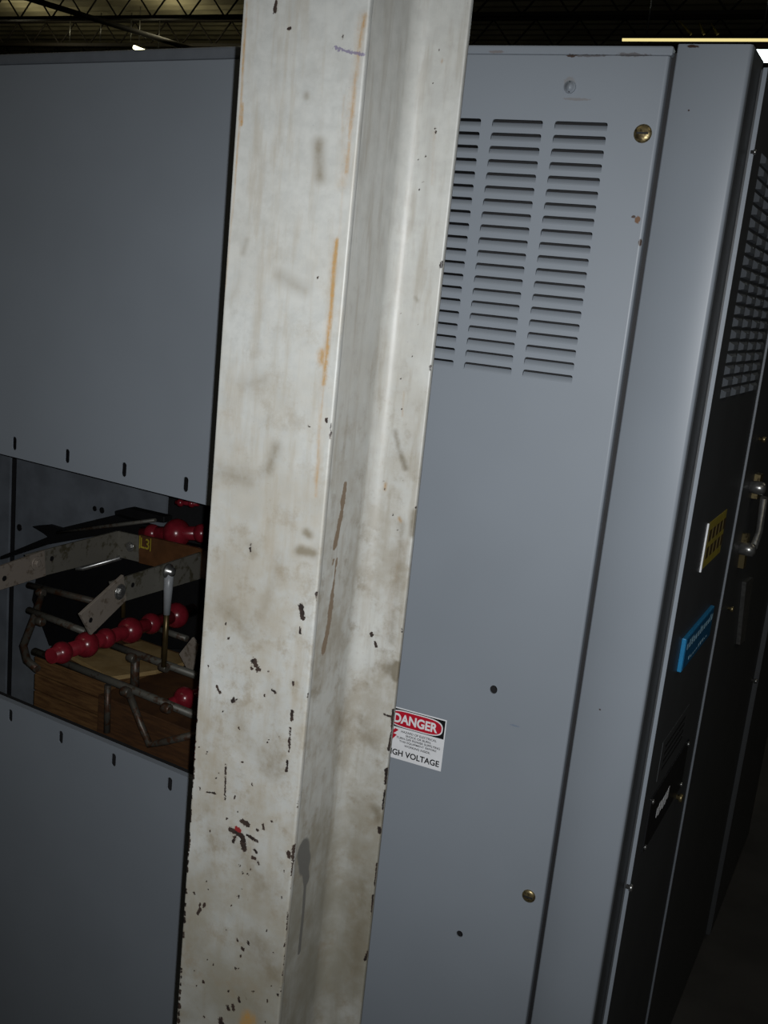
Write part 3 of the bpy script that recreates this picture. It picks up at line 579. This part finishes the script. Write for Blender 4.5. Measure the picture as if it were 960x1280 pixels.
# signs on the cabinet
def plate_box(s0, s1, z0, z1, n0, n1, name, mat, root, parent=None, bevel=0): return fbox(s0, s1, n0, n1, z0, z1).build(name, mat, root, parent, bevel)
t = thing('blue_nameplate', Fp(.4, .012, .99), 'thick blue nameplate on the black front door below the yellow label', 'nameplate')
plate_box(.236, .565, .993, 1.071, .012, .022, 'plate', M['blue'], t, bevel=.002)
plate_box(.243, .560, .996, 1.068, .022, .0225, 'face', M['blue_face'], t)
for z0, z1, sa, sb in ((1.040, 1.058, .26, .55), (1.006, 1.014, .30, .52)):
    s_ = sa
    while s_ < sb:
        w_ = random.uniform(.010, .02); plate_box(s_, s_+w_, z0, z1-(random.random() < .4)*.005, .0225, .0229, 'lettering', M['pale_blue'], t); s_ += w_+.008
t = thing('yellow_label', Fp(.45, .012, 1.21), 'small yellow warning label with brown bars on the black front door', 'label')
plate_box(.318, .553, 1.208, 1.315, .012, .0135, 'plate', M['label_yellow'], t)
plate_box(.312, .320, 1.206, 1.317, .012, .0155, 'edge_strip', M['sign_white'], t)
for z0, z1 in ((1.228, 1.255), (1.268, 1.295)):
    for s_ in np.arange(.345, .53, .045): plate_box(s_, s_+.034, z0, z1, .0135, .0139, 'printed_bar', M['label_brown'], t)
t = thing('black_nameplate', Fp(.4, .012, .58), 'black plate with worn white lettering, screwed low on the front door', 'nameplate')
plate_box(.180, .580, .578, .709, .012, .016, 'plate', M['sign_black'], t, bevel=.001)
for s_, z in ((.192, .700), (.568, .700), (.192, .588), (.568, .588)): MB().lathe(Fp(s_, .016, z), NF, [(0, .006), (.003, .0055), (.005, 0)], 10).build('screw', M['zinc'], t)
for i in range(6): plate_box(.27+i*.022, .285+i*.022, .622+random.uniform(-.004, .004), .652+random.uniform(-.004, .004), .016, .0164, 'lettering', M['sign_white'], t)
t = thing('paper_label', Fp(.4, .012, .74), 'dim grey printed label above the black plate on the front door', 'label')
plate_box(.22, .50, .735, .83, .012, .013, 'sheet', M['frontgrey'], t)
for i in range(4): plate_box(.25, .47, .75+i*.018, .757+i*.018, .013, .0134, 'printed_line', M['sign_black'], t)

# DANGER sign on the side panel
SX1 = (onR(557.8, 901)[0]+onR(551.7, 965)[0])/2; SZ1 = (onR(557.8, 901)[2]+onR(497, 883)[2])/2; SZ0 = (onR(551.7, 965)[2]+onR(489.4, 946)[2])/2; SW = .142; SX0 = SX1-SW; SH = SZ1-SZ0
t = thing('danger_sign', (SX0+SW/2, YP, SZ0), 'white, red and black DANGER HIGH VOLTAGE sticker half behind the white column', 'sign')
YS = YP-.0004
def sp(u, v, k): return (SX0+u*SW, YS-.0004*k, SZ1-v*SH)
def flat(pts, k, name, mat): return MB().slab([sp(u, v, k) for u, v in pts], (0, -1, 0), .0003).build(name, mat, t)
flat([(0, 0), (1, 0), (1, 1), (0, 1)], 0, 'backing', M['sign_white'])
flat([(.018, .022), (.982, .022), (.982, .378), (.018, .378)], 1, 'black_field', M['sign_black'])
def oval(u0, u1, v0, v1, n=40):
    o = []; cu, cv, a, b_ = (u0+u1)/2, (v0+v1)/2, (u1-u0)/2, (v1-v0)/2
    for k in range(n):
        w_ = 2*math.pi*k/n; c_, s_ = math.cos(w_), math.sin(w_); o.append((cu+a*math.copysign(abs(c_)**.45, c_), cv+b_*math.copysign(abs(s_)**.75, s_)))
    return o
flat(oval(.045, .955, .035, .365), 2, 'oval_border', M['sign_white']); flat(oval(.065, .935, .055, .345), 3, 'red_oval', M['sign_red'])
def words(body, uc, vc, w_, h_, k, mat, bold, name='lettering'):
    q, f_ = text_mesh(body, w_, h_, bold); b_ = MB(); b_.add([sp(uc-w_/2+x, vc+h_/2-y, k) for x, y in q], f_); return b_.build(name, mat, t)
words('DANGER', .50, .20, .74, .185, 4, M['sign_white'], .034)
for (body, w_), v_ in zip((('HAZARD OF ELECTRICAL', .60), ('SHOCK OR BURN.', .43), ('TURN OFF POWER SUPPLYING', .74), ('THIS EQUIPMENT BEFORE', .63), ('WORKING INSIDE.', .44)), (.445, .510, .575, .640, .708)):
    words(body, .575, v_, w_, .043, 1, M['sign_black'], .016)
words('HIGH VOLTAGE', .50, .872, .92, .118, 1, M['sign_black'], .024)
flat([(.17, .41), (.23, .43), (.15, .52), (.21, .53), (.10, .70), (.12, .58), (.06, .57)], 1, 'lightning_bolt', M['sign_red'])

# ------------------------------------------------------------------ left-hand cabinet with the open window
ZT, ZB = 1.201, 0.488
lcab = thing('switchgear_cubicle', Lp(-1.0, .4, FZ0), 'grey switchgear cubicle with an open window showing bus bars, left of the column', 'cabinet')
LL0, LL1 = -2.3, 0.0
def cover(z0, z1, holes, lab):
    ops = []
    for px, py in holes:
        l, w_, z = Lco(I(px, py, 0)); ops.append((l-.022, l+.022, z-.03, z+.03, slot(l, z, .0082, .0105)))
    dl = (ops[1][0]-ops[0][0]); zc = [(o[2], o[3]) for o in ops]; z_ = sum(a for a, b in zc)/len(zc)+.03
    ops = [(o[0], o[1], z_-.03, z_+.03, [(u, z-((o[2]+.03)-z_)) for u, z in o[4]]) for o in ops]
    o = panel(lambda u, d, z: Lp(u, d, z), LL0, LL1, z0, z1, ops, ret=.018).build('cover_panel', M['grey'], lcab); o['label'] = lab; return o
cover(ZT, 2.203, [(18, 554), (84, 570), (155, 587), (232, 606)], 'upper grey cover panel with slotted holes along its lower edge')
cover(PB, ZB, [(13, 895), (76, 921), (142, 949), (212, 981)], 'lower grey cover panel with slotted holes along its upper edge')
def lbox(l0, l1, w0, w1, z0, z1): return MB().box(l0, l1, w0, w1, z0, z1, fn=Lp)
lbox(LL0, LL1, .006, .03, 2.206, 2.2325).build('top_trim', M['edge_grey'], lcab, bevel=.006)
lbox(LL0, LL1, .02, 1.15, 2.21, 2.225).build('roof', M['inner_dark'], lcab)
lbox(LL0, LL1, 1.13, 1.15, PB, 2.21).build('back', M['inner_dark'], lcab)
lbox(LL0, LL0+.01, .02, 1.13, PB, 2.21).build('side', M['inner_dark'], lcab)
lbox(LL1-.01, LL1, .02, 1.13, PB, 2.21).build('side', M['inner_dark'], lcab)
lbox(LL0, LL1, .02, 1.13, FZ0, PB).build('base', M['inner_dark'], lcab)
lbox(LL0, LL1, .02, .05, ZB-.14, ZB-.012).build('sill_rail', M['inner_dark'], lcab)  # rail extended downwards in dark paint so the lower slots look black
lbox(LL0, LL1, .03, .05, ZT+.012, ZT+.12).build('slot_backing', M['black'], lcab)  # added black strip behind the upper slots, keeps them dark
lr = Lco(I(208, 628, .80))[0]; ll = Lco(I(18, 700, .80))[0]
bp = lbox(ll, lr, .80, .81, PB, 2.1).build('back_panel', M['inner_grey'], lcab)
lbox(LL0+.02, ll-.002, .77, .78, PB, 2.1).build('back_panel', M['inner_grey'], lcab)
for cx, cy, r in ((330, 322, .010), (355, 328, .012), (68, 388, .014)):
    q = I(*C2(cx, cy), .80); MB().lathe(q-NL*.002, NL, [(0, r), (.006, r)], 12).build('hole_disc', M['black'], lcab, bp)  # black discs painted for the dark of small holes in the panel

# bus bar with the L3 mark
def seg_x(cx, cy, X): return on_plane(*C2(cx, cy), (X, 0, 0), (1, 0, 0))
EX = np.array([1.0, 0, 0])
b1 = I(*C2(410, 445), .46); X1 = b1[0]
bus1 = thing('bus_bar', b1, 'upper tin-grey bus bar with brown sleeve and yellow L3 mark in the cubicle window', 'bus bar', 'flat bus bars in the open cubicle')
MB().slab([seg_x(92, 483, X1), seg_x(413, 400, X1), seg_x(415, 490, X1), seg_x(130, 562, X1)], EX, .008).build('bar', M['copper_tin'], bus1, bevel=.001)
e1 = MB().slab([seg_x(-60, 545, X1+.009), seg_x(155, 468, X1+.009), seg_x(160, 556, X1+.009), seg_x(-60, 625, X1+.009)], EX, .008).build('extension_plate', M['plate_tin'], bus1, bevel=.001)
w1 = Lco(b1)[1]
def iq(cx, cy, w): return I(*C2(cx, cy), w)
MB().slab([iq(408, 400, w1), iq(760, 478, w1), iq(760, 575, w1), iq(408, 490, w1)], -NL, .008).build('bar', M['copper_tin'], bus1, bevel=.001)
MB().slab([iq(482, 413, w1-.002), iq(765, 478, w1-.002), iq(765, 580, w1-.002), iq(482, 511, w1-.002)], -NL, .012).build('sleeve', M['sleeve'], bus1, bevel=.001)
def hexbolt(P, ax, r, mat, root, washer=True):
    b_ = MB().lathe(P, ax, [(0, r), (r*.55, r), (r*.7, r*.7)], 6, False).build('bolt', mat, root)
    if washer: MB().lathe(np.array(P)-np.array(ax)*.001, ax, [(0, r*1.7), (.003, r*1.6)], 18).build('washer', mat, root, b_)
hexbolt(iq(452, 455, w1), -NL, .010, M['zinc'], bus1)
hexbolt(seg_x(128, 512, X1+.010), EX, .012, M['plate_tin'], bus1)
for cx, cy, dx in ((180, 496, .0005), (15, 565, .0095)):
    MB().lathe(seg_x(cx, cy, X1+dx), EX, [(0, .008), (.0008, .008)], 12).build('bolt_hole_disc', M['black'], bus1)  # flat black discs stand for the dark inside the bolt holes
q, f_ = text_mesh('L3', .036, .034, .01); P0 = iq(488, 458, w1-.0026)
b_ = MB(); b_.add([P0+DL*x+np.array([0, 0, y]) for x, y in q], f_); b_.build('lettering', M['yellow'], bus1)
fr0, fr1 = [P0+DL*-.004+np.array([0, 0, -.004]), P0+DL*-.004+np.array([0, 0, .04])], None
for x in (-.006, .040): MB().slab([P0+DL*x+np.array([0, 0, -.003]), P0+DL*(x+.003)+np.array([0, 0, -.003]), P0+DL*(x+.003)+np.array([0, 0, .038]), P0+DL*x+np.array([0, 0, .038])], -NL, .0004).build('printed_line', M['yellow'], bus1)
# grey rod behind the first bar
tag(MB().tube([iq(262, 528, .40), iq(290, 530, .42), iq(420, 492, .46)], .008, 10).build('link_rod', M['zinc']), 'short bent zinc rod tucked under the upper bus bar', 'rod')

b2 = iq(660, 525, .40); X2 = b2[0]
bus2 = thing('bus_bar', b2, 'lower grey bus bar with a tilted bolted end plate in the cubicle window', 'bus bar', 'flat bus bars in the open cubicle')
MB().slab([seg_x(385, 578, X2), seg_x(700, 474, X2), seg_x(700, 566, X2), seg_x(410, 652, X2)], EX, .008).build('bar', M['copper_tin'], bus2, bevel=.001)
MB().slab([seg_x(280, 690, X2+.010), seg_x(430, 553, X2+.010), seg_x(441, 640, X2+.010), seg_x(318, 762, X2+.010)], EX, .009).build('extension_plate', M['plate_tin'], bus2, bevel=.0012)
hexbolt(seg_x(418, 612, X2+.012), EX, .013, M['zinc'], bus2)
for cx, cy, dx in ((461, 588, .0006), (315, 710, .0106)): MB().lathe(seg_x(cx, cy, X2+dx), EX, [(0, .007), (.0008, .007)], 12).build('bolt_hole_disc', M['black'], bus2)  # black discs again, darkness of the holes put on as colour
# third plate end peeping out beside the column
q = iq(640, 840, .34); X3 = q[0]
tag(MB().slab([iq(622, 828, .34), iq(668, 770, .34), iq(690, 800, .34), iq(662, 905, .34)], -NL, .008).build('bus_bar_end', M['plate_tin'], bevel=.001), 'pale corner of a bus bar plate just left of the column', 'bus bar', 'flat bus bars in the open cubicle')

bar_ = MB().slab([iq(125, 560, .70), iq(175, 500, .70), iq(400, 430, .70), iq(590, 440, .70), iq(790, 480, .70), iq(790, 815, .70), iq(170, 800, .70), iq(110, 640, .70)], -NL, .05).build('backdrop_block', M['black'], bevel=.003)  # added black slab that makes the gap behind the bars dark
tag(bar_, 'added black barrier block behind the bus bars', 'backdrop')

# hanging rod
T = seg_x(588, 545, X2+.016); Bq = None
lo_, hi_ = 0.2, T[2]
for _ in range(40):
    mid = (lo_+hi_)/2; d = np.array([T[0], T[1], mid])-CAM; py = 640-FPX*(d@UP)/(d@FW)
    if py > C2(0, 872)[1]: lo_ = mid
    else: hi_ = mid
zb_ = hi_
rod = thing('hanging_rod', T, 'upright rod, white sleeve above bronze, hanging from the lower bus bar', 'rod')
MB().tube([T+np.array([0, 0, -.10]), np.array([T[0], T[1], zb_])], .008, 12).build('shaft', M['bronze'], rod)
MB().tube([T+np.array([0, 0, .004]), T+np.array([0, 0, -.05]), T+np.array([0, 0, -.125])], [.014, .013, .010], 14).build('sleeve', M['white_plastic'], rod)
MB().lathe(T+np.array([-.006, 0, .004]), EX, [(0, .022), (.006, .022), (.012, .014), (.02, .013), (.024, .004)], 14).build('cap_nut', M['zinc'], rod)

# red bulbous insulators
def insulator(p0, p1, bulbs, label, waist=.022):
    p0 = np.array(p0); p1 = np.array(p1); ax = p1-p0; Ln = np.linalg.norm(ax); ax = ax/Ln
    t_ = thing('insulator', (p0+p1)/2, label, 'insulator', 'red ribbed insulators')
    MB().tube([p0, p1], waist, 14).build('core', M['red'], t_)
    for d, r in bulbs:
        n = 12; P = p0+ax*(d*Ln); pr_ = [(-r*math.cos(math.pi*k/n)*.92, max(r*math.sin(math.pi*k/n), .002)) for k in range(n+1)]
        MB().lathe(P, ax, pr_, 22).build('shed', M['red'], t_)
XS = iq(450, 745, .36)[0]
pa, pb = seg_x(178, 835, XS), seg_x(690, 668, XS)
def frac(cx, cy):
    P = seg_x(cx, cy, XS); return ((P-pa)@(pb-pa))/((pb-pa)@(pb-pa))
insulator(pa, pb, [(frac(215, 822), .032), (frac(300, 800), .038), (frac(368, 768), .031), (frac(452, 745), .041), (frac(525, 715), .034), (frac(612, 693), .043)], 'long red ribbed insulator under the lower bus bar')
insulator(iq(495, 408, .52), iq(720, 408, .56), [(.16, .030), (.54, .047), (.92, .03)], 'red insulator behind the brown L3 sleeve')
insulator(iq(590, 1000, .22), iq(760, 940, .34), [(.30, .034), (.75, .03)], 'red insulator low beside the column, above the grey tube', .016)
insulator(iq(612, 300, .66), iq(690, 306, .68), [(.2, .014), (.7, .014)], 'dim red insulator end high up in the window corner', .008)

# tube frame
fr = thing('tube_frame', iq(120, 870, .2), 'grimy steel tube frame in front of the wooden crate', 'frame')
MB().tube([iq(120, 818, .20), iq(420, 935, .20), iq(690, 1046, .20)], .0115, 12).build('front_rail', M['rod_grey'], fr)
MB().tube([iq(365, 788, .32), iq(690, 905, .32)], .0115, 12).build('rear_rail', M['rod_grey'], fr)
MB().tube([iq(100, 675, .34), iq(300, 752, .34)], .0115, 10).build('rail', M['rod_grey'], fr)
MB().tube([iq(100, 588, .42), iq(340, 648, .42)], .011, 10).build('rail', M['rod_rust'], fr)
MB().tube([iq(535, 735, .50), iq(650, 775, .50)], .010, 10).build('rail', M['rod_grey'], fr)
MB().tube([iq(152, 600, .42), iq(118, 705, .33), iq(82, 800, .25), iq(95, 850, .21), iq(130, 880, .20)], .012, 12).build('bent_leg', M['rod_rust'], fr)
MB().tube([iq(471, 838, .32), iq(468, 945, .32)], .014, 10).build('post', M['rod_rust'], fr)
MB().tube([iq(375, 935, .22), iq(372, 1100, .22)], .010, 10).build('post', M['rod_rust'], fr)
MB().tube([iq(430, 560, .47), iq(428, 700, .47)], .008, 10).build('post', M['bronze'], fr)
MB().tube([iq(448, 962, .19), iq(490, 1075, .19), iq(520, 1143, .19), iq(560, 1136, .19), iq(690, 1105, .19)], .0105, 12).build('bent_brace', M['rod_rust'], fr)
for cx, cy, w_ in ((468, 838, .31), (580, 870, .31), (448, 955, .19), (590, 1012, .19), (152, 612, .41), (150, 712, .33)):
    MB().lathe(iq(cx, cy, w_)-NL*.012, DL+NL*.0, [(-.014, .012), (-.010, .0145), (.010, .0145), (.014, .012)], 12).build('clamp', M['rod_rust'], fr)

# black switch arm above the bars
sw = thing('switch_arm', iq(300, 390, .52), 'black forked switch arm above the upper bus bar', 'switch')
MB().slab([iq(110, 384, .52), iq(160, 380, .52), iq(200, 392, .52), iq(395, 345, .52), iq(560, 395, .52), iq(560, 430, .52), iq(420, 402, .52), iq(150, 450, .52), iq(0, 500, .52), iq(0, 488, .52), iq(165, 420, .52), iq(150, 408, .52)], -NL, .03).build('arm', M['black'], sw, bevel=.003)
MB().slab([iq(398, 330, .60), iq(440, 320, .60), iq(570, 350, .60), iq(570, 372, .60), iq(400, 352, .60)], -NL, .04).build('bracket', M['black'], sw, bevel=.003)
MB().tube([iq(200, 405, .50), iq(540, 362, .50)], .006, 8).build('link', M['rod_grey'], sw)

# crates at the bottom of the window
def crate(la, lb, w0, w1_, z0, z1, mat, name, label, planks, topmat):
    t_ = thing(name, Lp((la+lb)/2, (w0+w1_)/2, z0), label, 'crate')
    lbox(la+.012, lb-.012, w0+.014, w1_, z0, z1-.014).build('body', mat, t_)
    h = (z1-z0)/planks
    for i in range(planks): lbox(la, lb, w0+random.uniform(0, .003), w0+.013, z0+i*h+.002, z0+(i+1)*h-.002).build('plank', mat, t_, bevel=.002)
    lbox(la, lb, w0, w1_, z1-.012, z1).build('top_board', topmat, t_, bevel=.002)
    return t_
la = Lco(iq(118, 900, .30))[0]; lb = Lco(iq(364, 960, .30))[0]; zt = iq(362, 925, .30)[2]
lbox_t = crate(la, lb, .30, .66, .13, zt-.004, M['wood'], 'wooden_crate', 'brown wooden crate with plank front at the left of the window', 6, M['wood'])
lb2 = Lco(iq(760, 1000, .27))[0]
crate(lb+.004, lb2, .27, .60, .13, zt-.030, M['fibre'], 'fibreboard_box', 'dark brown fibreboard box right of the wooden crate', 2, M['fibre'])
pl = MB().slab([np.array([*Lp(a_, b_, 0)[:2], zt+.012]) for a_, b_ in ((la+.10, .36), (lb+.0, .32), (lb+.06, .46), (lb+.08, .62), (la+.16, .62))], (0, 0, 1), .014).build('plywood_sheet', M['ply'], bevel=.001)
tag(pl, 'pale tan plywood sheet lying on top of the wooden crate', 'board')
